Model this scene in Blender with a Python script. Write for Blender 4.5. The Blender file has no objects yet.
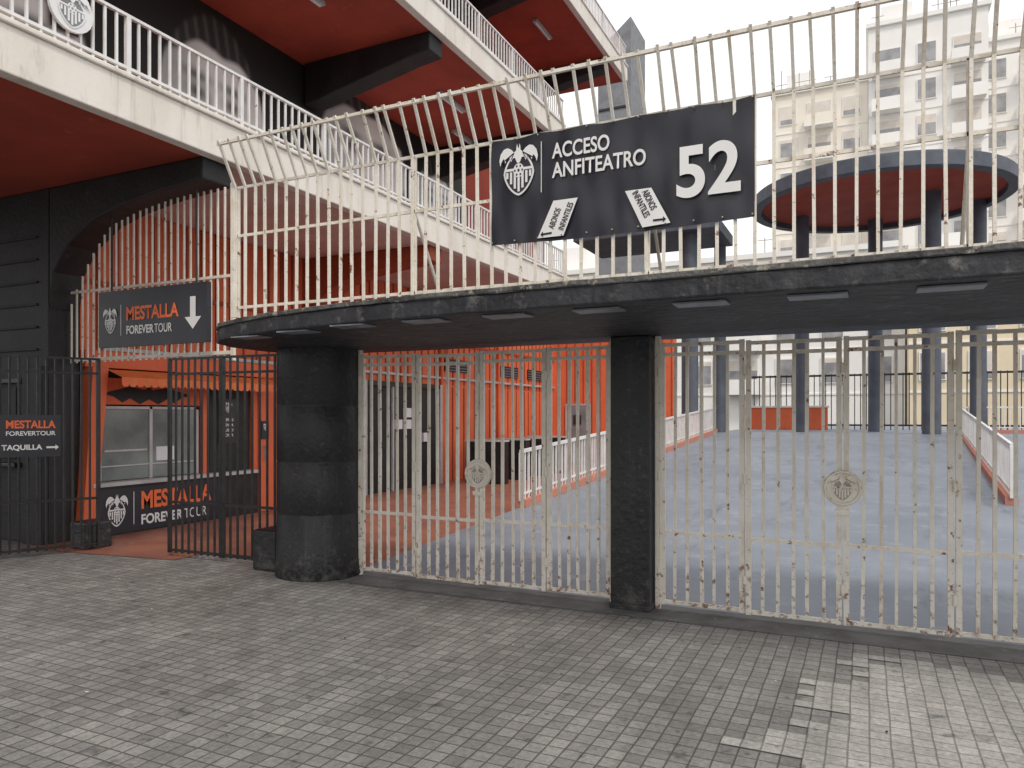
import bpy, math, random, bmesh
from mathutils import Vector, Matrix
random.seed(7)
S=bpy.context.scene
COL=S.collection
# ------------------------------------------------------------ materials
def c4(c): return (c[0],c[1],c[2],1)
def M(name,c1,c2=None,rough=.7,scale=3,lo=.4,hi=.65,bump=.15,bscale=30,c3=None,s3=12,lo3=.6,hi3=.68,metal=0,stretch=(1,1,1),low=None,streak=None,stain=None):
    m=bpy.data.materials.new(name); m.use_nodes=True
    nt=m.node_tree; N=nt.nodes; L=nt.links
    b=N['Principled BSDF']; b.inputs['Roughness'].default_value=rough; b.inputs['Metallic'].default_value=metal
    g=N.new('ShaderNodeNewGeometry')
    mp=N.new('ShaderNodeMapping'); mp.inputs['Scale'].default_value=stretch
    L.new(g.outputs['Position'],mp.inputs['Vector'])
    if c2 is None: c2=tuple(x*.75 for x in c1)
    n=N.new('ShaderNodeTexNoise'); n.inputs['Scale'].default_value=scale; n.inputs['Detail'].default_value=5; n.inputs['Roughness'].default_value=.6
    L.new(mp.outputs[0],n.inputs['Vector'])
    r=N.new('ShaderNodeValToRGB'); r.color_ramp.elements[0].position=lo; r.color_ramp.elements[1].position=hi
    r.color_ramp.elements[0].color=c4(c1); r.color_ramp.elements[1].color=c4(c2)
    L.new(n.outputs['Fac'],r.inputs['Fac']); out=r.outputs['Color']
    def layer(out,col,sc,a,bb,st=None,zfade=None,top=1):
        n3=N.new('ShaderNodeTexNoise'); n3.inputs['Scale'].default_value=sc; n3.inputs['Detail'].default_value=6; n3.inputs['Roughness'].default_value=.7
        if st:
            m2=N.new('ShaderNodeMapping'); m2.inputs['Scale'].default_value=st; L.new(g.outputs['Position'],m2.inputs['Vector']); L.new(m2.outputs[0],n3.inputs['Vector'])
        else: L.new(mp.outputs[0],n3.inputs['Vector'])
        f=n3.outputs['Fac']
        if zfade:
            sx=N.new('ShaderNodeSeparateXYZ'); L.new(g.outputs['Position'],sx.inputs[0])
            mr=N.new('ShaderNodeMapRange'); mr.inputs['From Min'].default_value=0; mr.inputs['From Max'].default_value=zfade[0]
            mr.inputs['To Min'].default_value=zfade[1]; mr.inputs['To Max'].default_value=0
            L.new(sx.outputs['Z'],mr.inputs['Value'])
            ad=N.new('ShaderNodeMath'); ad.operation='ADD'; L.new(f,ad.inputs[0]); L.new(mr.outputs[0],ad.inputs[1]); f=ad.outputs[0]
        r3=N.new('ShaderNodeValToRGB'); r3.color_ramp.elements[0].position=a; r3.color_ramp.elements[1].position=bb
        r3.color_ramp.elements[0].color=(0,0,0,1); r3.color_ramp.elements[1].color=(top,top,top,1)
        L.new(f,r3.inputs['Fac'])
        mx=N.new('ShaderNodeMixRGB'); mx.inputs['Color2'].default_value=c4(col)
        L.new(r3.outputs['Color'],mx.inputs['Fac']); L.new(out,mx.inputs['Color1']); return mx.outputs['Color']
    if streak: out=layer(out,streak,1.0,.56,.8,(9,9,.7))
    if c3: out=layer(out,c3,s3,lo3,hi3)
    if stain: out=layer(out,stain[0],stain[1],stain[2],stain[3],stain[4],None,.8)
    if low: out=layer(out,low[0],low[1],low[2],low[3],None,(low[4],low[5]))
    L.new(out,b.inputs['Base Color'])
    if bump>0:
        nb=N.new('ShaderNodeTexNoise'); nb.inputs['Scale'].default_value=bscale; nb.inputs['Detail'].default_value=3
        L.new(g.outputs['Position'],nb.inputs['Vector'])
        bp=N.new('ShaderNodeBump'); bp.inputs['Strength'].default_value=bump; bp.inputs['Distance'].default_value=.02
        L.new(nb.outputs['Fac'],bp.inputs['Height']); L.new(bp.outputs[0],b.inputs['Normal'])
    return m
TS=.094
def paving(name,ca,cb,mort,dirt=.5):
    m=bpy.data.materials.new(name); m.use_nodes=True
    nt=m.node_tree; N=nt.nodes; L=nt.links; b=N['Principled BSDF']
    g=N.new('ShaderNodeNewGeometry')
    br=N.new('ShaderNodeTexBrick'); br.offset=0; br.squash=1
    br.inputs['Scale'].default_value=1; br.inputs['Brick Width'].default_value=TS; br.inputs['Row Height'].default_value=TS
    br.inputs['Mortar Size'].default_value=.0055; br.inputs['Mortar Smooth'].default_value=.5; br.inputs['Bias'].default_value=0
    br.inputs['Color1'].default_value=c4(ca); br.inputs['Color2'].default_value=c4(cb); br.inputs['Mortar'].default_value=c4(mort)
    nw=N.new('ShaderNodeTexNoise'); nw.inputs['Scale'].default_value=2.6
    sc=N.new('ShaderNodeVectorMath'); sc.operation='SCALE'; sc.inputs['Scale'].default_value=.016
    ad=N.new('ShaderNodeVectorMath'); ad.operation='ADD'
    L.new(g.outputs['Position'],nw.inputs['Vector']); L.new(nw.outputs['Color'],sc.inputs[0])
    L.new(g.outputs['Position'],ad.inputs[0]); L.new(sc.outputs[0],ad.inputs[1]); L.new(ad.outputs[0],br.inputs['Vector'])
    def mul(colout,noisescale,lo,hi,v0,v1,det=5,rg=.6,st=None):
        n=N.new('ShaderNodeTexNoise'); n.inputs['Scale'].default_value=noisescale; n.inputs['Detail'].default_value=det; n.inputs['Roughness'].default_value=rg
        if st:
            m2=N.new('ShaderNodeMapping'); m2.inputs['Scale'].default_value=st; m2.inputs['Rotation'].default_value=(0,0,.5); L.new(g.outputs['Position'],m2.inputs['Vector']); L.new(m2.outputs[0],n.inputs['Vector'])
        else: L.new(g.outputs['Position'],n.inputs['Vector'])
        r=N.new('ShaderNodeValToRGB'); r.color_ramp.elements[0].position=lo; r.color_ramp.elements[1].position=hi
        r.color_ramp.elements[0].color=(v0,v0,v0,1); r.color_ramp.elements[1].color=(v1,v1,v1,1)
        L.new(n.outputs['Fac'],r.inputs['Fac'])
        x=N.new('ShaderNodeMixRGB'); x.blend_type='MULTIPLY'; x.inputs['Fac'].default_value=1
        L.new(colout,x.inputs['Color1']); L.new(r.outputs['Color'],x.inputs['Color2']); return x.outputs['Color']
    o=mul(br.outputs['Color'],.8,.32,.68,1-dirt*.55,1.12)
    o=mul(o,1.0,.35,.6,.84,1.06,4,.6,(3.5,.5,1))
    o=mul(o,34,.3,.64,.58,1.22,7,.8)
    o=mul(o,6,.29,.39,.45,1,5)
    vo=N.new('ShaderNodeTexVoronoi'); vo.inputs['Scale'].default_value=6; L.new(g.outputs['Position'],vo.inputs['Vector'])
    rr=N.new('ShaderNodeValToRGB'); rr.color_ramp.elements[0].position=.06; rr.color_ramp.elements[1].position=.10
    rr.color_ramp.elements[0].color=(.5,.5,.5,1); rr.color_ramp.elements[1].color=(1,1,1,1); L.new(vo.outputs['Distance'],rr.inputs['Fac'])
    x=N.new('ShaderNodeMixRGB'); x.blend_type='MULTIPLY'; x.inputs['Fac'].default_value=1; L.new(o,x.inputs['Color1']); L.new(rr.outputs['Color'],x.inputs['Color2']); o=x.outputs['Color']
    L.new(o,b.inputs['Base Color']); b.inputs['Roughness'].default_value=.6
    nb=N.new('ShaderNodeTexNoise'); nb.inputs['Scale'].default_value=60; L.new(g.outputs['Position'],nb.inputs['Vector'])
    mm=N.new('ShaderNodeMath'); mm.operation='MULTIPLY_ADD'; mm.inputs[1].default_value=-1.2
    L.new(br.outputs['Fac'],mm.inputs[0]); L.new(nb.outputs['Fac'],mm.inputs[2])
    bp=N.new('ShaderNodeBump'); bp.inputs['Strength'].default_value=.7; bp.inputs['Distance'].default_value=.004
    L.new(mm.outputs[0],bp.inputs['Height']); L.new(bp.outputs[0],b.inputs['Normal'])
    return m
m_pave=paving('paving_grey',(.315,.308,.295),(.215,.21,.203),(.105,.103,.10))
m_pave2=paving('paving_pale',(.45,.44,.42),(.36,.355,.34),(.22,.215,.21),.2)
m_ground=M('asphalt',(.07,.07,.07),(.05,.05,.05),.9,2)
m_apron=M('apron_concrete',(.17,.17,.17),(.10,.10,.10),.8,3,c3=(.27,.27,.26),s3=9)
m_ramp=M('ramp_floor_paint',(.235,.268,.325),(.17,.20,.25),.5,.7,.35,.68,.08,c3=(.31,.335,.37),s3=2.5,lo3=.53,hi3=.75,stain=((.10,.115,.14),1.6,.55,.72,(1.6,.35,1)))
m_redfloor=M('red_floor',(.32,.125,.08),(.22,.09,.065),.45,2,c3=(.34,.25,.21),s3=5)
m_black=M('black_painted_concrete',(.010,.010,.012),(.022,.022,.025),.6,2.5,.35,.7,.35,18,c3=(.07,.068,.066),s3=7,lo3=.62,hi3=.78)
m_blackdusty=M('black_column_paint',(.009,.009,.011),(.022,.022,.026),.5,1.8,.35,.7,.5,22,c3=(.08,.077,.075),s3=16,lo3=.58,hi3=.75,streak=(.045,.045,.045),low=((.13,.12,.11),9,.66,1.0,.4,.26))
m_canopy=M('canopy_weathered_black',(.010,.011,.015),(.035,.037,.044),.6,3,.35,.7,.8,14,c3=(.15,.145,.14),s3=8,lo3=.57,hi3=.72,streak=(.09,.088,.085))
m_canopytop=M('canopy_drip_edge',(.12,.12,.115),(.03,.03,.033),.75,6,.4,.6,.7,30,c3=(.34,.32,.28),s3=12,lo3=.56,hi3=.66)
m_white=M('white_rusty_paint',(.80,.76,.68),(.68,.62,.52),.5,5,.4,.7,.2,60,c3=(.20,.09,.045),s3=14,lo3=.605,hi3=.655,low=((.22,.11,.06),20,.64,.76,.8,.15),stain=((.50,.37,.25),5,.55,.72,(1,1,.35)))
m_white2=M('white_paint_rail',(.78,.78,.78),(.60,.59,.57),.5,4,.4,.75,.1,50,c3=(.3,.2,.15),s3=10,lo3=.66,hi3=.74)
m_parapet=M('parapet_white',(.80,.76,.70),(.68,.62,.55),.8,1.5,.4,.75,.15,20,c3=(.42,.36,.3),s3=2.4,lo3=.6,hi3=.78,stretch=(1,1,.4),streak=(.48,.41,.35))
m_red=M('soffit_red',(.42,.065,.035),(.30,.045,.025),.8,1.2,.35,.7,.1,20,c3=(.5,.14,.09),s3=4,lo3=.62,hi3=.8)
m_pink=M('soffit_pink',(.70,.56,.52),(.60,.42,.38),.8,1.2)
m_orange=M('orange_wall',(.76,.16,.06),(.62,.12,.045),.65,1.4,.35,.75,.1,25,c3=(.50,.15,.075),s3=5,lo3=.58,hi3=.78,streak=(.45,.12,.06))
m_oranged=M('orange_rib',(.38,.075,.03),(.30,.06,.026),.7)
m_steelb=M('black_steel',(.010,.010,.011),(.025,.023,.022),.4,6,c3=(.12,.06,.04),s3=20,lo3=.66,hi3=.72)
m_vinyl=M('banner_vinyl',(.016,.017,.025),(.022,.023,.034),.38,3,bump=.03)
m_print=M('print_white',(.80,.80,.80),(.74,.74,.74),.5,3,bump=0)
m_printo=M('print_orange',(.85,.17,.05),(.8,.15,.04),.5,3,bump=0)
m_glass=M('window_glass',(.26,.29,.27),(.14,.155,.15),.08,1.2,bump=0)
m_dark=M('dark_interior',(.010,.010,.011),(.02,.02,.02),.6)
m_frame=M('aluminium_frame',(.5,.5,.5),(.4,.4,.4),.35,4,bump=0)
m_awn=M('awning_orange',(.85,.24,.07),(.7,.18,.055),.7,4)
m_bluegrey=M('column_bluegrey',(.10,.115,.145),(.07,.08,.105),.6,2,c3=(.2,.2,.2),s3=6,lo3=.64,hi3=.8)
m_cream=M('building_cream',(.82,.77,.68),(.76,.70,.61),.85,.3)  # distance haze put into the apartment wall colours by making them paler
m_creamw=M('building_white',(.84,.83,.81),(.80,.78,.75),.85,.3)  # pale white, with distance haze included in the colour
m_yellow=M('building_yellow',(.78,.68,.50),(.70,.60,.43),.85,.3)
m_win=M('apartment_window',(.36,.36,.37),(.22,.22,.23),.2,1,bump=0)
m_blind=M('apartment_blind',(.70,.65,.58),(.6,.55,.5),.7,1,bump=0)
m_pole=M('pole_grey',(.40,.38,.35),(.30,.27,.24),.7,5)
m_kerb=M('salmon_kerb',(.55,.20,.13),(.45,.2,.15),.7,3,c3=(.6,.5,.45),s3=8)
m_panel=M('soffit_pale_panel',(.22,.245,.29),(.12,.135,.16),.4,8)  # flat pale bluish plates under the slab
m_grey=M('grey_cladding',(.22,.23,.25),(.16,.17,.19),.6)
m_paper=M('paper_notice',(.75,.76,.8),(.7,.7,.74),.7,3,bump=0)
m_leaf=M('foliage',(.05,.08,.03),(.09,.12,.045),.7,3)
# ------------------------------------------------------------ mesh builder
class B:
    def __init__(s): s.v=[]; s.f=[]; s.m=[]; s.mats=[]; s.sm=[]
    def mi(s,m):
        if m not in s.mats: s.mats.append(m)
        return s.mats.index(m)
    def add(s,vs,fs,m,smooth=False):
        o=len(s.v); s.v+= [tuple(p) for p in vs]; k=s.mi(m)
        for f in fs: s.f.append(tuple(i+o for i in f)); s.m.append(k); s.sm.append(smooth)
    def box(s,x0,x1,y0,y1,z0,z1,m):
        v=[(x,y,z) for z in(z0,z1) for y in(y0,y1) for x in(x0,x1)]
        s.add(v,[(0,2,3,1),(4,5,7,6),(0,1,5,4),(1,3,7,5),(3,2,6,7),(2,0,4,6)],m)
    def cyl(s,p0,p1,r,m,n=8,r1=None,caps=True):
        p0=Vector(p0);p1=Vector(p1);d=(p1-p0).normalized(); r1=r if r1 is None else r1
        a=d.orthogonal().normalized(); b=d.cross(a)
        vs=[];fs=[]
        for P,R in((p0,r),(p1,r1)):
            for i in range(n):
                t=2*math.pi*i/n; vs.append(P+a*math.cos(t)*R+b*math.sin(t)*R)
        for i in range(n): j=(i+1)%n; fs.append((i,j,n+j,n+i))
        s.add(vs,fs,m,n>4)
        if caps: s.add(vs,[tuple(range(n-1,-1,-1)),tuple(range(n,2*n))],m)
    def bar(s,p0,p1,w,m): s.cyl(p0,p1,w*.7071,m,4)
    def prism(s,pts,f,a,b,m):
        n=len(pts); vs=[f(p[0],p[1],a) for p in pts]+[f(p[0],p[1],b) for p in pts]
        fs=[(i,(i+1)%n,n+(i+1)%n,n+i) for i in range(n)]+[tuple(range(n-1,-1,-1)),tuple(range(n,2*n))]
        s.add(vs,fs,m)
    def obj(s,name,parent=None,bevel=0):
        me=bpy.data.meshes.new(name); 
        c=Vector((0,0,0))
        if parent is None:
            xs=[p[0] for p in s.v];ys=[p[1] for p in s.v];zs=[p[2] for p in s.v]
            c=Vector(((min(xs)+max(xs))/2,(min(ys)+max(ys))/2,min(zs)))
        me.from_pydata([tuple(Vector(p)-c) for p in s.v],[],s.f)
        for m in s.mats: me.materials.append(m)
        for i,p in enumerate(me.polygons): p.material_index=s.m[i]; p.use_smooth=s.sm[i]
        me.update()
        bm=bmesh.new(); bm.from_mesh(me); bmesh.ops.recalc_face_normals(bm,faces=bm.faces); bm.to_mesh(me); bm.free()
        o=bpy.data.objects.new(name,me); COL.objects.link(o); o.location=c
        if bevel:
            md=o.modifiers.new('bevel','BEVEL'); md.width=bevel; md.segments=2; md.limit_method='ANGLE'
        if parent: setp(o,parent)
        return o
def empty(name,loc):
    e=bpy.data.objects.new(name,None); COL.objects.link(e); e.location=loc; e.empty_display_size=.2; return e
def setp(o,e):
    o.parent=e; o.matrix_parent_inverse=Matrix.Translation(-Vector(e.location))
X=Vector((1,0,0));Y=Vector((0,1,0));Z=Vector((0,0,1))
class Fr:
    def __init__(s,o,r,u): s.o=Vector(o); s.r=Vector(r).normalized(); s.u=Vector(u).normalized(); s.n=s.r.cross(s.u)
    def __call__(s,a,b,l=0): return s.o+s.r*a+s.u*b+s.n*l
def text(body,fr,a,b,w,h,mat,parent,l=.004,bold=.018,rot=0,name='lettering'):
    cu=bpy.data.curves.new(name,'FONT'); cu.body=body; cu.size=1; cu.offset=bold; cu.extrude=.0
    o=bpy.data.objects.new(name,cu); COL.objects.link(o)
    bpy.context.view_layer.update()
    dg=bpy.context.evaluated_depsgraph_get()
    me=bpy.data.meshes.new_from_object(o.evaluated_get(dg)); bpy.data.objects.remove(o)
    xs=[v.co.x for v in me.vertices]; ys=[v.co.y for v in me.vertices]
    x0,x1,y0,y1=min(xs),max(xs),min(ys),max(ys)
    cr,sr=math.cos(rot),math.sin(rot)
    for v in me.vertices:
        px=(v.co.x-x0)/(x1-x0)*w; py=(v.co.y-y0)/(y1-y0)*h
        v.co=fr(a+px*cr-py*sr,b+px*sr+py*cr,l)
    me.materials.clear(); me.materials.append(mat)
    ob=bpy.data.objects.new(name,me); COL.objects.link(ob); setp(ob,parent); return ob
def crest(b,fr,a,c,w,h,l=.004,fg=None,bg=None):
    fg=fg or m_print; bg=bg or m_vinyl
    def P(pts,lay,m):
        b.add([fr(a+x*w,c+y*h,l+lay) for x,y in pts],[tuple(range(len(pts)))],m)
    sh=[]
    for i in range(36):
        t=2*math.pi*i/36; r=1/(abs(math.cos(t))**1.55+abs(math.sin(t))**1.55)**(1/1.55)
        sh.append((.46*r*math.cos(t),-.05+.45*r*math.sin(t)))
    P(sh,0,fg); P([(x*.88,-.05+(y+.05)*.90) for x,y in sh],.001,bg)
    for i in range(-3,4):
        x=i*.115; dep=.38*(1-(abs(x)/.44)**1.3)
        P([(x-.034,-.09-dep+.05),(x+.034,-.09-dep+.05),(x+.034,-.02),(x-.034,-.02)],.002,fg)
    P([(-.39,.0),(.39,.0),(.39,.05),(-.39,.05)],.002,fg)
    P([(.16*math.cos(t*math.pi/10),.0+.14*math.sin(t*math.pi/10)) for t in range(20)],.003,fg)
    for k in range(6):
        t=k*math.pi/3; P([(.11*math.cos(t)+.03*math.cos(q),.0+.095*math.sin(t)+.026*math.sin(q)) for q in (0,1.26,2.5,3.77,5.0)],.004,bg)
    P([(.04*math.cos(q),.0+.034*math.sin(q)) for q in (0,1.26,2.5,3.77,5.0)],.004,bg)
    wing=[(0,.43),(.02,.46),(.035,.53),(.06,.46),(.065,.40),(.13,.36),(.22,.43),(.33,.47),(.44,.45),(.54,.36),(.58,.24),(.55,.12),(.50,.22),(.44,.27),(.40,.17),(.34,.25),(.27,.27),(.22,.18),(.17,.25),(.10,.25),(.05,.16),(0,.13)]
    P(wing,.006,fg); P([(-x,y) for x,y in wing[::-1]],.006,fg)
    for sx in(1,-1):
        for x1,y1 in((.22,.22),(.39,.21),(.53,.17)):
            P([(sx*.12,.345),(sx*(x1-.014),y1),(sx*(x1+.006),y1+.01),(sx*.135,.36)],.0075,bg)
# ------------------------------------------------------------ ground
b=B(); b.add([(-600,-600,-.02),(600,-600,-.02),(600,600,-.02),(-600,600,-.02)],[(0,1,2,3)],m_ground); b.obj('ground')
b=B(); b.add([(-40,-16,0),(40,-16,0),(40,.1,0),(-40,.1,0)],[(0,1,2,3)],m_pave); b.obj('pavement')
b=B(); b.add([(-3.0,-.36,.004),(12,-.30,.004),(12,.12,.004),(-3.0,.12,.004)],[(0,1,2,3)],m_apron); b.obj('concrete_threshold')
b=B(); T=TS
for j in range(-45,-6):
    y=j*T
    lo=1.42-.10*math.sin(j*.7)+random.choice([0,0,T,-T])+(max(0,(j+11))*.06)-max(0,-17-j)*.03
    if j<-25: lo+=(-25-j)*.16
    hi=3.6+random.choice([0,T,-T])
    i0=int(lo/T); i1=int(hi/T)
    for i in range(i0,i1):
        if j>-9 and random.random()<.35: continue
        if i<i0+1 and random.random()<.4: continue
        b.add([(i*T-.008,y-.008,.004),((i+1)*T-.008,y-.008,.004),((i+1)*T-.008,y+T-.008,.004),(i*T-.008,y+T-.008,.004)],[(0,1,2,3)],m_pave2)
b.obj('relaid_paving')
b=B(); b.add([(-7.5,.1,.006),(-3.15,.1,.006),(-3.15,16,.006),(-7.5,16,.006)],[(0,1,2,3)],m_redfloor)
b.add([(-7.6,-.6,.006),(-5.3,-.3,.006),(-5.3,.1,.006),(-7.6,.1,.006)],[(0,1,2,3)],m_redfloor); b.obj('red_tiled_floor')
b=B()
b.prism([(.12,0.0),(20.2,1.0),(40,1.0),(40,-.015),(.12,-.015)],lambda p,q,l:Vector((l,p,q)),-3.15,8.5,m_ramp)
b.obj('access_ramp')
def ramprail(name,p0,p1,h):
    b=B(); p0=Vector(p0);p1=Vector(p1); d=p1-p0; n=int(d.length/.14)
    side=Vector((-d.y,d.x,0)).normalized()*.08
    vs=[p0-side,p0+side,p1+side,p1-side]; vs=vs+[v+Z*.12 for v in vs]
    b.add(vs,[(0,1,2,3),(4,5,6,7),(0,1,5,4),(1,2,6,5),(2,3,7,6),(3,0,4,7)],m_kerb)
    for i in range(n+1):
        q=p0+d*i/n; w=.05 if i%14==0 else .028
        b.bar(q+Z*.1,q+Z*(h-.02),w,m_white2)
    b.bar(p0+Z*h,p1+Z*h,.05,m_white2); b.bar(p0+Z*.2,p1+Z*.2,.03,m_white2)
    return b.obj(name)
ramprail('ramp_railing',(-3.12,4.1,.2),(-3.12,20.2,1.0),.85)
ramprail('ramp_railing.001',(3.45,6.5,.32),(4.35,22.1,1.0),.85)
ramprail('ramp_railing.002',(4.5,22.3,1.0),(8.3,22.3,1.0),.85)
# ------------------------------------------------------------ entrance canopy
out=[(9,-2.0),(3,-1.95),(0,-1.91),(-1,-1.88),(-1.8,-1.80),(-2.5,-1.68),(-3.1,-1.50),(-3.5,-1.32),(-3.78,-1.1),(-3.93,-.8),(-3.98,-.4),(-3.98,.0),(-3.9,.2),(-3.7,.3),(9,.3)]
res=[]
for i in range(len(out)):
    p=Vector(out[i]);q=Vector(out[(i+1)%len(out)]); n=max(1,int((q-p).length/.12))
    for k in range(n): res.append(p+(q-p)*k/n)
rj=[(p.x+random.uniform(-.007,.007),p.y+random.uniform(-.007,.007)) for p in res]
can=empty('entrance_canopy',(0,-.8,2.25))
b=B(); b.prism(rj,lambda p,q,l:Vector((p,q,l)),2.25,2.365,m_canopy); b.obj('slab',can,.012)
b=B(); b.prism([(p[0],p[1]-(.012 if p[1]<.2 else 0)+random.uniform(-.007,.007)) for p in rj],lambda p,q,l:Vector((p,q,l+random.uniform(-.006,.002) if l<2.38 else l)),2.368,2.40,m_canopytop); b.obj('top_screed',can,.006)
b=B()
for i in range(13):
    s=-3.0+i*.62; yy=-1.72 if s>-1.8 else -1.72+(abs(s+1.8))*.22
    b.box(s-.15,s+.15,yy-.08,yy+.08,2.236,2.246,m_panel)
b.obj('soffit_panels',can)
b=B(); cx,cy=-3.42,-.1
zs=[(0,.43),(.02,.445),(.18,.43),(.62,.425),(.63,.418),(.64,.425),(1.13,.425),(1.14,.418),(1.15,.425),(1.68,.425),(1.69,.418),(1.70,.425),(2.249,.425)]
n=40; vs=[];fs=[]
for z,r in zs:
    for i in range(n):
        t=2*math.pi*i/n; vs.append((cx+math.cos(t)*r,cy+math.sin(t)*r,z))
for k in range(len(zs)-1):
    for i in range(n): j=(i+1)%n; fs.append((k*n+i,k*n+j,(k+1)*n+j,(k+1)*n+i))
b.add(vs,fs,m_blackdusty,True); b.obj('round_column')
b=B(); b.box(-4.15,-3.83,-.3,.05,0,.42,m_blackdusty); b.obj('concrete_block',None,.03)
b=B(); b.box(-.335,-.005,-.16,.16,0,2.249,m_blackdusty); b.box(-.345,.005,-.17,.17,0,.05,m_blackdusty); b.obj('square_pillar',None,.012)
# ------------------------------------------------------------ white gates
def gate(name,s0,posts,med,z0=.04,z1=2.19):
    g=empty(name,((posts[0]+posts[-1])/2,0,0)); b=B()
    for k in range(len(posts)-1):
        a,c=posts[k]+.025,posts[k+1]-.025; dz=random.uniform(-.008,.008)
        for x in (a,c): b.box(x-.019,x+.019,-.018,.018,z0+dz,z1+dz,m_white)
        for z in (z0+.02,.63,z1-.02,z1-.10): b.box(a+.019,c-.019,-.014,.014,z-.014+dz,z+.014+dz,m_white)
        n=5
        for i in range(1,n+1):
            x=a+(c-a)*i/(n+1)+random.uniform(-.008,.008); j=random.uniform(-.012,.012); w=random.uniform(.021,.027)
            mz=random.uniform(.5,1.6); k1=(x+j*.5+random.uniform(-.004,.004),random.uniform(-.006,.006),mz)
            b.bar((x,0,z0+.03),k1,w,m_white); b.bar(k1,(x+j,random.uniform(-.006,.006),z1-.03),w,m_white)
        for z in (.3,1.1,1.95): b.cyl((posts[k],-.02,z-.04),(posts[k],-.02,z+.04),.018,m_white,8)
    b.obj('leaves',g)
    b=B(); zc=1.06
    b.cyl((med,-.030,zc),(med,-.045,zc),.135,m_white,28)
    for i in range(28):
        t=2*math.pi*i/28; t2=2*math.pi*(i+1)/28
        b.cyl((med+.12*math.cos(t),-.05,zc+.12*math.sin(t)),(med+.12*math.cos(t2),-.05,zc+.12*math.sin(t2)),.012,m_white,6)
    crest(b,Fr((med,-.048,zc),X,Z),0,0,.165,.20,.002,m_white,m_pole)
    b.obj('medallion',g)
    b=B(); b.box(med-.05,med+.05,-.05,-.019,.86,.90,m_white); b.obj('lock',g)
    b=B()
    b.box(posts[0]-.03,posts[0]+.005,-.03,.03,.0,2.249,m_white); b.box(posts[-1]-.005,posts[-1]+.03,-.03,.03,.0,2.249,m_white)
    b.obj('jambs',g)
gate('white_gate',0,[-2.99,-2.33,-1.64,-.97,-.375],-1.64)
gate('white_gate',0,[.04,.72,1.42,2.14,2.85,3.55],1.42)
gate('white_gate',0,[3.66,4.35,5.05,5.75,6.45],5.05)
# ------------------------------------------------------------ black gates
def bgate(name,p0,p1,zt=2.24,sp=.095):
    b=B(); p0=Vector(p0);p1=Vector(p1); d=p1-p0; n=max(2,int(d.length/sp))
    for i in range(n+1):
        q=p0+d*i/n; b.bar(q+Z*.05,q+Z*(zt+(0.0)),.036 if i in(0,n) else .019,m_steelb)
    for z in (.08,.62,zt-.18,zt-.01): b.bar(p0+Z*z,p1+Z*z,.026,m_steelb)
    return b.obj(name)
bgate('black_gate',(-5.52,-.16,0),(-4.75,-.14,0)); bgate('black_gate',(-4.72,-.14,0),(-3.92,-.10,0))
bgate('black_gate',(-6.63,-.24,0),(-7.09,-1.18,0),2.27,.085)
bgate('black_gate',(-7.12,-1.25,0),(-7.58,-2.15,0),2.27,.085)
b=B(); b.box(-7.0,-6.7,-.35,0,0,.33,m_blackdusty); b.obj('concrete_block',None,.03)
# ------------------------------------------------------------ canopy railing
rail=empty('canopy_railing',(0,-1.6,2.39)); b=B()
s=-3.03; i=0
while s<6.5:
    j=random.uniform(-.010,.010); w=.018
    b.bar((s,-1.6,2.39),(s+j,-1.6,3.44),w,m_white); b.bar((s+j,-1.6,3.43),(s+j*2,-1.78+random.uniform(-.006,.006),3.76),w,m_white)
    if i%16==0:
        b.box(s-.014,s+.014,-1.588,-1.56,2.39,3.44,m_white)
        if i: b.cyl((s,-1.57,3.05),(s,-1.15,2.4),.012,m_white,6)
    s+=.106; i+=1
for z in (2.47,3.05,3.44): b.box(-3.05,6.5,-1.588,-1.574,z-.011,z+.011,m_white)
b.bar((-3.05,-1.765,3.74),(6.5,-1.765,3.74),.022,m_white)
b.box(-3.065,-3.035,-1.615,-1.585,2.39,3.47,m_white)
b.obj('bars',rail)
# ------------------------------------------------------------ main banner
ban=empty('entrance_banner',(.15,-1.63,2.74)); b=B()
nx,nz=80,30; vs=[];fs=[]
def wr(a,c): return .005*math.sin(a*9+c*14)+.0035*math.sin(a*23-c*9)+.005*math.sin(c*3.1)*math.sin(a*3)+.003*math.sin(a*41+c*5)*(1-c)
for k in range(nz+1):
    for i in range(nx+1):
        a=i/nx; c=k/nz
        e=.010*abs(math.sin(a*math.pi*5))*(1 if k==nz else 0)
        vs.append((-.69+1.69*a,-1.620-wr(a*1.7,c*.7),2.735+.70*c-e-(.014*math.sin(a*math.pi) if k==0 else 0)))
for k in range(nz):
    for i in range(nx): p=k*(nx+1)+i; fs.append((p,p+1,p+nx+2,p+nx+1))
b.add(vs,fs,m_vinyl,True); b.obj('vinyl',ban)
F=Fr((0,-1.638,0),X,Z)
b=B(); crest(b,F,-.48,3.205,.24,.33)
b.add([F(-.322,3.04,.004),F(-.317,3.04,.004),F(-.317,3.37,.004),F(-.322,3.37,.004)],[(0,1,2,3)],m_print)
def P(pts,m=m_print,l=.004): b.add([F(x,z,l) for x,z in pts],[tuple(range(len(pts)))],m)
P([(-.346,2.745),(-.166,2.745),(-.069,2.975),(-.235,2.975)]); P([(.349,2.74),(.52,2.75),(.404,2.975),(.24,2.975)])
def arrow(b,F,x,z,dx,dz,L,m,l,w=.018):
    d=Vector((dx,dz)).normalized(); q=Vector((-d.y,d.x))
    pts=[(-L/2,-w/2),(L/2-w*1.6,-w/2),(L/2-w*1.6,-w*1.5),(L/2,0),(L/2-w*1.6,w*1.5),(L/2-w*1.6,w/2),(-L/2,w/2)]
    b.add([F(x+d.x*p+q.x*r,z+d.y*p+q.y*r,l) for p,r in pts],[tuple(range(7))],m)
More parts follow.
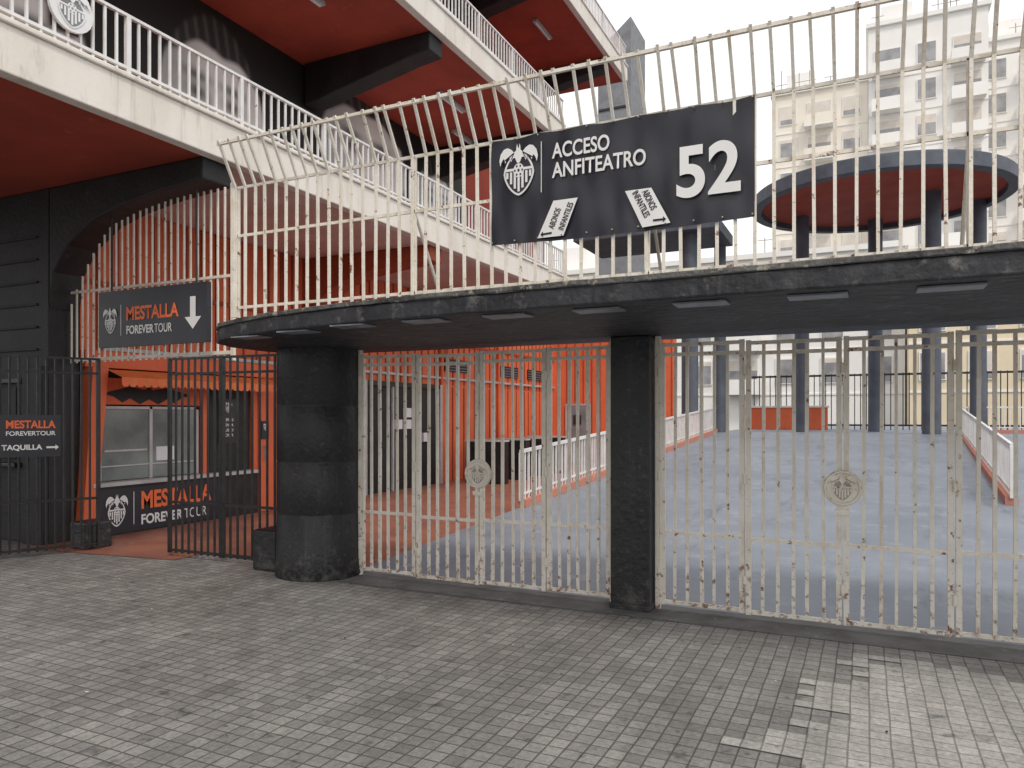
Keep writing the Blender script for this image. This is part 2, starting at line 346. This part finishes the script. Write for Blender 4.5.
arrow(b,F,-.285,2.768,-1,-.05,.08,m_dark,.007,.012); arrow(b,F,.455,2.775,1,.0,.08,m_dark,.007,.012)
for x in [-.68+.167*k for k in range(11)]:
    for z in (2.75,3.42): b.cyl((min(x,.99),-1.63,z),(min(x,.99),-1.642,z),.005,m_pole,8)
b.obj('print',ban)
text('ACCESO',F,-.245,3.245,.385,.10,m_print,ban,.004,.02)
text('ANFITEATRO',F,-.245,3.12,.615,.10,m_print,ban,.004,.02)
text('52',F,.556,2.885,.37,.31,m_print,ban,.004,.025)
text('ABONOS',F,-.232,2.79,.135,.042,m_dark,ban,.007,.02,rot=1.17)
text('INFANTILES',F,-.165,2.775,.18,.040,m_dark,ban,.007,.02,rot=1.17)
text('ABONOS',F,.345,2.955,.135,.042,m_dark,ban,.007,.02,rot=-1.12)
text('INFANTILES',F,.285,2.955,.18,.040,m_dark,ban,.007,.02,rot=-1.12)
# ------------------------------------------------------------ hanging sign
sg=empty('hanging_sign',(-5.8,-.15,2.4)); b=B()
b.box(-6.69,-4.91,-.19,-.13,2.40,3.06,m_vinyl); F=Fr((0,-.19,0),X,Z)
crest(b,F,-6.48,2.71,.21,.30); b.add([F(-6.30,2.53,.004),F(-6.29,2.53,.004),F(-6.29,2.89,.004),F(-6.30,2.89,.004)],[(0,1,2,3)],m_print)
arrow(b,F,-5.12,2.73,0,-1,.36,m_print,.004,.085)
for x in(-6.5,-5.1): b.cyl((x,-.16,3.06),(x,-.16,4.1),.012,m_steelb,6)
b.obj('panel',sg)
text('MESTALLA',F,-6.2,2.70,.86,.16,m_printo,sg,.004,.03); text('FOREVER',F,-6.2,2.54,.46,.10,m_print,sg,.004,.03); text('TOUR',F,-5.73,2.54,.28,.10,m_print,sg,.004,.0)
p0=Vector((-7.07,-1.19,0));p1=Vector((-6.66,-.30,0)); r=(p1-p0).normalized()
sg=empty('direction_sign',p0+Z*1.2); F=Fr(p0+Vector((.05,-.02,0)),r,Z); b=B()
b.prism([(.03,1.13),(.65,1.13),(.65,1.60),(.03,1.60)],lambda p,q,l:F(p,q,l),0,.02,m_vinyl)
arrow(b,F,.57,1.235,1,0,.12,m_print,.024,.02); b.prism([(-.2,1.14),(.02,1.14),(.02,1.5),(-.2,1.5)],lambda p,q,l:F(p,q,l),0.0,.012,m_paper)
b.obj('panel',sg); text('MESTALLA',F,.13,1.45,.47,.09,m_printo,sg,.024,.03); text('FOREVERTOUR',F,.13,1.37,.47,.05,m_print,sg,.024,.02); text('TAQUILLA',F,.09,1.20,.38,.07,m_print,sg,.024,.03)
# ------------------------------------------------------------ stadium stand
st=empty('stadium_stand',(-7,0,0)); YZ=lambda p,q,l:Vector((l,p,q)); XZ=lambda p,q,l:Vector((p,l,q))
T0=-14
tiers=[(4.4,10.2),(7.9,10.0),(11.4,15.0),(14.9,15.0)]
bs=B();bp=B();br=B();bb=B();bl=B()
for k,(z,te) in enumerate(tiers):
    if k==0:
        bs.box(-12,-4.86,T0,-.05,z,z+.25,m_red); bs.box(-12,-4.86,-.05,te,z,z+.25,m_pink)
    else: bs.box(-12,-4.86,T0,te,z,z+.25,m_red)
    bp.box(-4.86,-4.72,T0,te+.002,z-.02,z+.38,m_parapet); bp.box(-4.88,-4.69,T0,te+.004,z+.38,z+.43,m_parapet)
    t=T0; i=0
    while t<te:
        br.bar((-4.77,t,z+.43),(-4.77,t,z+1.0),.045 if i%12==0 else .022,m_white2); t+=.118; i+=1
    for zz in(z+.5,z+1.0): br.box(-4.79,-4.75,T0,te,zz-.014,zz+.014,m_white2)
    for tt in (-9.2,-4.6,0,4.6,9.2,13.6):
        if tt>te-.4: continue
        pts=[(-4.87,z-.003),(-4.87,z-.25),(-5.6,z-.30),(-6.2,z-.38),(-6.7,z-.5),(-7.15,z-.75),(-7.4,z-1.05),(-7.49,z-1.5),(-7.49,z-.003)]
        if tt!=0 and k>0: pts=[(-4.87,z-.003),(-4.87,z-.3),(-5.3,z-.35),(-7.49,z-.75),(-7.49,z-.003)]
        mt=m_oranged if (k==0 and tt>0) else m_black
        if k==0 and tt<0: continue
        bb.prism(pts,XZ,tt-.28,tt+.12,mt)
for z,t,u in((7.9,2.4,-5.9),(7.9,6.8,-5.9),(11.4,6.8,-5.9),(11.4,11.2,-5.8),(7.9,8.6,-6.6),(11.4,3,-6)):
    bl.box(u-.06,u+.06,t-.5,t+.5,z-.07,z-.01,m_frame); bl.cyl((u,t-.45,z-.085),(u,t+.45,z-.085),.02,m_print,8)
bs.obj('decks',st); bp.obj('parapets',st,.012); br.obj('railings',st); bb.obj('cantilever_beams',st,.02); bl.obj('lamp_tubes',st)
b=B(); b.box(-9.8,-7.5,-.28,.12,0,4.39,m_black); b.box(-12,-9.8,-.6,.12,0,4.39,m_black)
b.box(-7.9,-7.51,-.36,-.281,0,2.2,m_black)
for z in [2.4+.28*i for i in range(6)]: b.box(-9.8,-7.7,-.30,-.281,z,z+.03,m_dark)
b.box(-9.7,-7.95,-.42,-.281,.95,1.0,m_steelb); b.box(-9.5,-8.1,-.31,-.281,1.05,1.95,m_dark); b.box(-9.7,-7.95,-.34,-.281,2.0,2.06,m_steelb)
b.obj('front_pier',st,.01)
b=B(); b.box(-12,-7.5,.13,16,2.3,4.39,m_orange)
b.box(-12,-7.5,3.45,16,0,2.3,m_orange); b.box(-12,-7.75,.13,3.45,0,2.3,m_dark)
b.box(-7.5,-3.6,16,16.4,0,4.6,m_orange)
b.box(-12,-7.56,T0,.12,4.66,14.9,m_black); 
b.box(-12,-7.56,.12,10.4,4.66,14.9,m_black); b.box(-12,-7.56,10.4,15.5,4.66,14.9,m_red)
b.obj('core_walls',st)
b=B(); t=.35
while t<16: b.box(-7.5,-7.478,t,t+.03,2.32,4.39,m_oranged); t+=.28
t=3.7
while t<16:
    if not(5.9<t<8.9): b.box(-7.5,-7.478,t,t+.03,0,2.28,m_oranged)
    t+=.28
x=-7.3
while x<-3.6: b.box(x,x+.03,15.978,16,0,4.6,m_oranged); x+=.28
b.box(-7.5,-7.46,.13,16,3.3,3.36,m_oranged)
for t in (4.2,9.2,12.2,14):
    b.box(-7.5,-7.46,t,t+1.1,2.65,2.95,m_dark)
    for q in range(4): b.box(-7.46,-7.445,t,t+1.1,2.67+q*.07,2.69+q*.07,m_grey)
for t in(3.8,5.7,9.0,12): b.cyl((-7.44,t,0),(-7.44,t,4.38),.04,m_orange,10)
b.box(-7.478,-7.43,.4,16,2.45,2.50,m_frame)
b.obj('wall_ribs',st)
# mural: soft black-and-white portrait print
def sm(x,a,b_): 
    t=max(0,min(1,(x-a)/(b_-a))); return t*t*(3-2*t)
def G(a,b_,ca,cb,sa,sb): return math.exp(-((a-ca)/sa)**2-((b_-cb)/sb)**2)
def face(a,b_,sd):
    w=1+.10*math.cos(b_*2.2)-.18*sm(-b_,.35,1)
    r2=(a/w)**2+b_*b_
    head=1-sm(r2,.86,1.02)
    skin=.88-.42*sm(-a,-.1,.95)-.12*sm(a,.4,.95)
    skin*=1-.88*G(a,b_,-.36,.10,.20,.09)-.88*G(a,b_,.36,.10,.20,.09)
    skin*=1-.8*G(a,b_,-.38,.27,.27,.06); skin*=1-.8*G(a,b_,.38,.27,.27,.06)
    skin*=1-.55*G(a,b_,-.13,-.08,.07,.22); skin*=1-.75*G(a,b_,0,-.30,.18,.05)
    skin*=1-.75*G(a,b_,0,-.52,.30,.05); skin*=1-.4*G(a,b_,0,-.64,.25,.05)
    skin*=1-.55*sm(abs(a)*.6-b_,.75,1.05)
    hair=sm(b_+.22*abs(a)+.05*math.sin(a*7+sd),.62,.70)
    skin=skin*(1-hair)+hair*(.03+.07*max(0,math.sin(a*30+b_*9)))
    return head,max(0.012,min(.9,skin))
faces=[(2.35,6.35,.95,1.45,1),(6.2,6.75,1.3,1.45,2),(-.9,6.0,1.1,1.4,3),(9.0,6.5,.9,1.2,4),(-3.3,6.6,.9,1.2,5)]
nx,nz=420,110; vs=[];cols=[];fs=[]
for k in range(nz+1):
    z=4.7+3.18*k/nz
    for i in range(nx+1):
        t=-4+13.9*i/nx; vs.append((-7.54,t,z)); v=.012
        for (ct,cz,rt,rz,sd) in faces:
            a=(t-ct)/rt; c=(z-cz)/rz
            if abs(a)<2 and c<-.6:
                body=1-sm(abs(a)-(.45+1.5*max(0,-.85-c)),0,.12)
                v=v*(1-body)+body*(.14+.10*math.sin(a*9+sd+c*4)+.40*sm(math.sin(a*3.3+sd),.5,.9))
        for (ct,cz,rt,rz,sd) in faces:
            a=(t-ct)/rt; c=(z-cz)/rz
            if abs(a)<1.3 and abs(c)<1.1:
                h,f=face(a,c,sd); v=v*(1-h)+h*f
        cols.append(max(.008,v))
for k in range(nz):
    for i in range(nx): p=k*(nx+1)+i; fs.append((p,p+1,p+nx+2,p+nx+1))
me=bpy.data.meshes.new('mural'); me.from_pydata(vs,[],fs)
at=me.color_attributes.new('Col','FLOAT_COLOR','POINT')
for i,v in enumerate(cols): at.data[i].color=(v,v,v*.98,1)
mm=bpy.data.materials.new('mural_print'); mm.use_nodes=True; N=mm.node_tree.nodes
vc=N.new('ShaderNodeVertexColor'); vc.layer_name='Col'; mm.node_tree.links.new(vc.outputs[0],N['Principled BSDF'].inputs['Base Color']); N['Principled BSDF'].inputs['Roughness'].default_value=.6
me.materials.append(mm); o=bpy.data.objects.new('mural',me); COL.objects.link(o); setp(o,st)
b=B(); F=Fr((-4.73,0,0),Y,Z); b.cyl((-4.75,-1.84,5.17),(-4.72,-1.84,5.17),.2,m_print,24); crest(b,F,-1.84,5.17,.28,.34,.015,m_print,m_grey); b.obj('crest_plate',st)
b=B(); s=-7.45
while s<-4.68:
    d=s+4.72
    zt=4.12-.03*(d*d)-(.9*((-6.3-s)/1.15)**2 if s<-6.3 else 0)
    b.bar((s,-.02,2.25),(s+random.uniform(-.005,.005),-.02,zt),.018,m_white)
    s+=.105
b.box(-7.45,-4.7,-.035,-.01,2.27,2.31,m_white); b.box(-7.45,-4.7,-.035,-.01,3.12,3.15,m_white); b.box(-4.72,-4.68,-.04,0,2.2,4.15,m_white)
b.obj('security_fence')
# ------------------------------------------------------------ ticket office
tk=empty('ticket_office',(-7.5,1.9,0)); b=B()
b.box(-7.74,-7.40,.2,3.1,0,.66,m_steelb); b.box(-7.76,-7.34,.2,3.1,.66,.71,m_frame)
b.box(-7.60,-7.56,.45,2.0,.72,1.68,m_glass)
for t in(.40,1.18,1.98): b.box(-7.62,-7.54,t,t+.05,.715,1.72,m_frame)
b.box(-7.62,-7.54,.45,2.03,1.68,1.72,m_frame); b.box(-7.62,-7.545,.45,1.98,.90,.92,m_frame)
b.box(-7.57,-7.55,.5,1.15,1.1,1.13,m_frame); b.box(-7.57,-7.55,1.3,1.6,.95,1.15,m_paper)
b.box(-7.65,-7.58,.3,2.15,1.74,2.1,m_orange)
b.box(-7.65,-7.52,2.1,2.2,.71,2.1,m_orange)
b.box(-7.60,-7.55,2.25,3.05,.71,2.1,m_dark); b.box(-7.60,-7.50,3.1,3.2,0,2.1,m_orange)
b.box(-7.62,-7.47,3.2,3.45,0,2.3,m_orange)
b.box(-7.5,-7.40,.13,3.6,2.22,2.44,m_orange)
b.prism([(.05,0),(.22,0),(.42,2.22),(.2,2.22)],YZ,-7.55,-7.35,m_orange)
b.obj('shopfront',tk,.004)
b=B(); n=26
for i in range(n):
    t0=.42+i*2.85/n; t1=t0+2.85/n
    b.add([(-7.40,t0,2.20),(-7.40,t1,2.20),(-7.10,t1,2.09),(-7.10,t0,2.09)],[(0,1,2,3)],m_awn)
    m=(t0+t1)/2
    b.add([(-7.10,t0,2.09),(-7.10,t1,2.09),(-7.10,t1,2.0),(-7.10,m+.03,1.97),(-7.10,m-.03,1.97),(-7.10,t0,2.0)],[(0,1,2,3,4,5)],m_awn if i%2 else m_printo)
b.obj('awning',tk)
F=Fr((-7.577,0,0),Y,Z); b=B()
for sgn in(1,-1):
    b.add([F(1.2+sgn*x,1.87+y,.004) for x,y in[(0,.13),(.06,.08),(.3,.12),(.72,.02),(.55,-.02),(.42,-.1),(.3,-.04),(.15,-.12),(0,-.05)]],[tuple(range(9))],m_dark)
F2=Fr((-7.55,0,0),Y,Z); b.prism([(2.42,1.15),(2.75,1.15),(2.75,1.85),(2.42,1.85)],lambda p,q,l:F2(p,q,l),0,.03,m_vinyl); crest(b,F2,2.585,1.72,.13,.17,.034)
F3=Fr((-7.47,0,0),Y,Z); b.prism([(3.24,1.2),(3.40,1.2),(3.40,1.5),(3.24,1.5)],lambda p,q,l:F3(p,q,l),0,.02,m_vinyl); crest(b,F3,3.32,1.40,.09,.12,.022)
b.prism([(3.3,.85),(3.34,.85),(3.34,1.1),(3.3,1.1)],lambda p,q,l:F3(p,q,l),0,.05,m_frame)
b.obj('small_signs',tk)
for q,(w,z) in enumerate([('EXPRESS',1.5),('TIENDA',1.42),('MUSEO',1.34),('TOUR',1.26)]): text(w,F2,2.47,z,.22,.045,m_print,tk,.034,.02)
F=Fr((-7.40,0,0),Y,Z); b=B(); b.prism([(.28,.03),(2.3,.03),(2.3,.62),(.28,.62)],lambda p,q,l:F(p,q,l),.001,.02,m_vinyl); crest(b,F,.55,.33,.28,.42,.024)
b.add([F(.80,.12,.024),F(.81,.12,.024),F(.81,.56,.024),F(.80,.56,.024)],[(0,1,2,3)],m_print); b.obj('base_sign',tk)
text('MESTALLA',F,.92,.31,1.2,.25,m_printo,tk,.024,.03); text('FOREVER',F,.92,.10,.68,.14,m_print,tk,.024,.03); text('TOUR',F,1.63,.10,.4,.14,m_print,tk,.024,0)
# ------------------------------------------------------------ shopfront further back & turnstiles
sf=empty('shopfront_door',(-7.5,7.4,0)); b=B()
b.box(-7.5,-7.42,6.0,8.8,.0,2.2,m_dark); b.box(-7.5,-7.36,5.9,6.0,0,2.3,m_frame); b.box(-7.5,-7.36,8.8,8.9,0,2.3,m_frame); b.box(-7.5,-7.36,6.0,8.8,2.2,2.3,m_steelb)
for t in(6.9,7.8): b.box(-7.42,-7.38,t,t+.06,0,2.2,m_frame)
for t,z in((7.0,1.3),(7.35,1.3),(7.7,1.3),(7.35,1.55),(8.1,1.0)): b.box(-7.42,-7.37,t,t+.25,z,z+.2,m_paper)
b.obj('panels',sf)
def turnstile(y,x):
    b=B(); b.box(x-.5,x+.5,y-.12,y+.12,0,.98,m_steelb); b.box(x-.52,x+.52,y-.13,y+.13,.98,1.02,m_frame)
    b.cyl((x,y+.12,.85),(x,y+.25,.85),.05,m_frame,10)
    for k in range(3):
        a=k*2.094+.5; b.cyl((x,y+.2,.85),(x+.3*math.cos(a),y+.45,.85+.3*math.sin(a)),.018,m_frame,6)
    b.obj('turnstile')
for y in(9.3,10.5,11.7,12.9): turnstile(y,-6.4)
b=B(); b.box(-6.98,-6.25,15.93,15.97,0,1.9,m_grey); b.box(-7.03,-6.98,15.92,15.98,0,1.95,m_frame); b.box(-6.25,-6.2,15.92,15.98,0,1.95,m_frame); b.box(-6.98,-6.25,15.92,15.98,1.9,1.95,m_frame); b.box(-6.75,-6.5,15.9,15.928,1.3,1.6,m_dark); b.obj('service_door')
b=B(); b.box(-5.6,-5.1,15.92,15.975,1.7,2.5,m_vinyl); crest(b,Fr((0,15.92,0),X,Z),-5.35,2.15,.32,.42); b.obj('wall_plaque')
# ------------------------------------------------------------ circular canopy
cx,cy,R=1.91,20.7,3.85; n=72
cc=empty('circular_canopy',(cx,cy,0)); b=B()
prof=[(0,8.60),(R-.3,8.60),(R-.3,8.42),(R-.02,8.42),(R,8.44),(R,8.80),(R-.05,8.80),(R-.06,8.86),(0,8.9)]
vs=[]
for r,z in prof:
    for i in range(n): t=2*math.pi*i/n; vs.append((cx+r*math.cos(t),cy+r*math.sin(t),z))
def ring(k): return [(k*n+i,k*n+(i+1)%n,(k+1)*n+(i+1)%n,(k+1)*n+i) for i in range(n)]
b.add(vs,ring(0),m_red); b.add(vs,sum([ring(k) for k in range(1,8)],[]),m_bluegrey)
b.obj('roof_disc',cc)
b=B()
for x,y,r in((3.45,20.6,.27),(-.45,22.0,.24),(4.9,22.3,.24),(1.9,23.6,.24)):
    b.cyl((x,y,1.0),(x,y,8.599),r,m_bluegrey,20)
b.obj('columns',cc)
wk=empty('elevated_walkway',(-4,19.5,0)); b=B(); b.box(-7.4,-2.6,17.6,20.6,7.5,7.85,m_bluegrey); b.cyl((-3.6,18.3,.9),(-3.6,18.3,7.5),.27,m_bluegrey,20); b.cyl((-3.0,20.4,.9),(-3.0,20.4,7.5),.2,m_bluegrey,16)
x=-7.3
while x<-2.6: b.bar((x,17.65,7.85),(x,17.65,8.8),.03,m_white2); x+=.15
b.bar((-7.4,17.65,8.8),(-2.6,17.65,8.8),.05,m_white2)
b.obj('deck',wk)
b=B(); x=-3
while x<8.4: b.bar((x,27.5,1.0),(x,27.5,3.3),.035,m_steelb); x+=.22
b.box(-3,8.4,27.46,27.54,3.2,3.28,m_steelb); b.box(-3,8.4,27.46,27.54,1.15,1.22,m_steelb); b.obj('perimeter_fence')
b=B(); b.box(-3,.2,26.4,26.7,1.0,1.9,m_orange); b.box(-3.05,.25,26.35,26.75,1.9,1.98,m_parapet); b.obj('orange_wall',None,.01)
b=B(); b.box(6.2,9.5,14,14.3,0,1.75,m_bluegrey); b.box(6.15,9.55,13.97,14.33,1.75,1.82,m_parapet); b.obj('boundary_wall')
# ------------------------------------------------------------ buildings
def building(name,x0,x1,y,dep,h,mat,z0=3.5,fh=3.0,cw=2.6,balc=(),seed=1):
    R_=random.Random(seed); e=empty(name,((x0+x1)/2,y,0)); b=B(); b.box(x0,x1,y,y+dep,0,h,mat)
    b.box(x0-.2,x1+.2,y-.25,y+dep+.2,h,h+.35,m_creamw)
    b.box(x0+1,x0+3.4,y+2,y+5,h+.35,h+2.6,m_creamw)
    for q in range(4):
        ax=R_.uniform(x0+.5,x1-.5); b.cyl((ax,y+1.5,h+.35),(ax,y+1.5,h+R_.uniform(1.5,3.2)),.04,m_pole,6); b.cyl((ax-.5,y+1.5,h+1.6),(ax+.5,y+1.5,h+1.6),.03,m_pole,6)
    b.obj('walls',e); w=B(); bc=B()
    n=int((x1-x0)/cw); z=z0; f=0
    while z+2.4<h:
        w.box(x0,x1,y-.06,y-.002,z-.55,z-.42,m_creamw)
        for i in range(n):
            cxx=x0+(x1-x0)*(i+.5)/n; ww=.65
            bal=i in balc
            if bal: ww=.95
            zb=z-.35 if bal else z+.3
            w.box(cxx-ww-.08,cxx+ww+.08,y-.10,y-.003,zb-.08,z+2.0,m_creamw)
            bl_=R_.choice([0,.3,.7,1.2])
            w.box(cxx-ww,cxx+ww,y-.12,y-.101,zb,z+1.9-bl_,m_win)
            if bl_: w.box(cxx-ww,cxx+ww,y-.13,y-.101,z+1.9-bl_+.004,z+1.9,m_blind)
            if bal:
                bc.box(cxx-1.2,cxx+1.2,y-1.15,y-.13,z-.5,z-.36,m_creamw)
                bc.box(cxx-1.2,cxx+1.2,y-1.15,y-1.09,z-.36,z+.55,R_.choice([m_creamw,mat]))
                bc.box(cxx-1.2,cxx-1.14,y-1.09,y-.13,z-.36,z+.55,mat); bc.box(cxx+1.14,cxx+1.2,y-1.09,y-.13,z-.36,z+.55,mat)
        z+=fh; f+=1
    w.obj('windows',e)
    if bc.v: bc.obj('balconies',e)
building('apartment_building',-6,1.8,65,14,30.5,m_cream,balc=(1,),seed=3)
building('apartment_building',1.82,10.5,64,16,34.5,m_creamw,balc=(0,2),seed=5)
building('apartment_building',10.55,40,70,16,34,m_creamw,balc=(1,3,5),seed=8)
building('low_building',4,30,46,8,10.5,m_yellow,balc=(),seed=9)
building('low_building',-22,3.9,48,8,12.5,m_creamw,balc=(2,5),seed=12)
b=B(); b.prism([(-9.9,0),(-8.3,0),(-8.3,20.2),(-9.9,18.9)],XZ,27.5,30,m_grey)
for z in range(2,18,2): b.box(-9.85,-8.35,27.45,27.499,z,z+.1,m_black)
b.obj('stair_tower')
b=B(); b.cyl((5.35,9.5,.3),(5.3,9.5,9.5),.075,m_pole,12,.06); b.cyl((5.3,9.5,9.2),(6.4,9.3,9.7),.04,m_pole,8); b.box(6.3,6.9,9.2,9.4,9.62,9.74,m_grey); b.obj('street_lamp')
b=B()
for i in range(170):
    x=random.uniform(-8,4.5); y=-random.random()**1.5*4.5-.1; r=random.uniform(.005,.016); a=random.random()*6
    z=.010
    b.add([(x+r*math.cos(a+k*1.57)*(1 if k%2 else .5),y+r*math.sin(a+k*1.57)*(1 if k%2 else .5),z+.002*(k%2)) for k in range(4)],[(0,1,2,3)],random.choice([m_pole,m_dark,m_paper,m_leaf,m_dark]))
b.obj('litter')
# ------------------------------------------------------------ light, world, camera
sd=Vector((.50,-.55,1.0)).normalized()
el=math.asin(sd.z); az=math.atan2(sd.x,sd.y)
w=bpy.data.worlds.new('World'); S.world=w; w.use_nodes=True; N=w.node_tree.nodes; L=w.node_tree.links
sk=N.new('ShaderNodeTexSky'); sk.sky_type='NISHITA'; sk.sun_disc=False; sk.sun_elevation=el; sk.sun_rotation=az
sk.air_density=1.0; sk.dust_density=5.0; sk.ozone_density=1.0
mx=N.new('ShaderNodeMixRGB'); mx.inputs['Fac'].default_value=.85; mx.inputs['Color2'].default_value=(8.6,8.5,8.4,1)  # bright thin overcast veil
L.new(sk.outputs[0],mx.inputs['Color1']); L.new(mx.outputs[0],N['Background'].inputs['Color']); N['Background'].inputs['Strength'].default_value=.15
ld=bpy.data.lights.new('sun','SUN'); ld.energy=1.5; ld.angle=math.radians(10); ld.color=(1,.94,.85)
lo=bpy.data.objects.new('sun',ld); COL.objects.link(lo); lo.rotation_euler=sd.to_track_quat('Z','Y').to_euler()
cd=bpy.data.cameras.new('camera'); cd.sensor_width=36; cd.lens=26.02; cd.shift_y=31/1024; cd.clip_end=2000; cd.clip_start=.05
co=bpy.data.objects.new('camera',cd); COL.objects.link(co); co.location=(1.571,-6.043,1.6); co.rotation_euler=(math.radians(90),0,math.radians(25.51))
S.camera=co
S.view_settings.view_transform='Standard'; S.view_settings.look='None'; S.view_settings.exposure=0
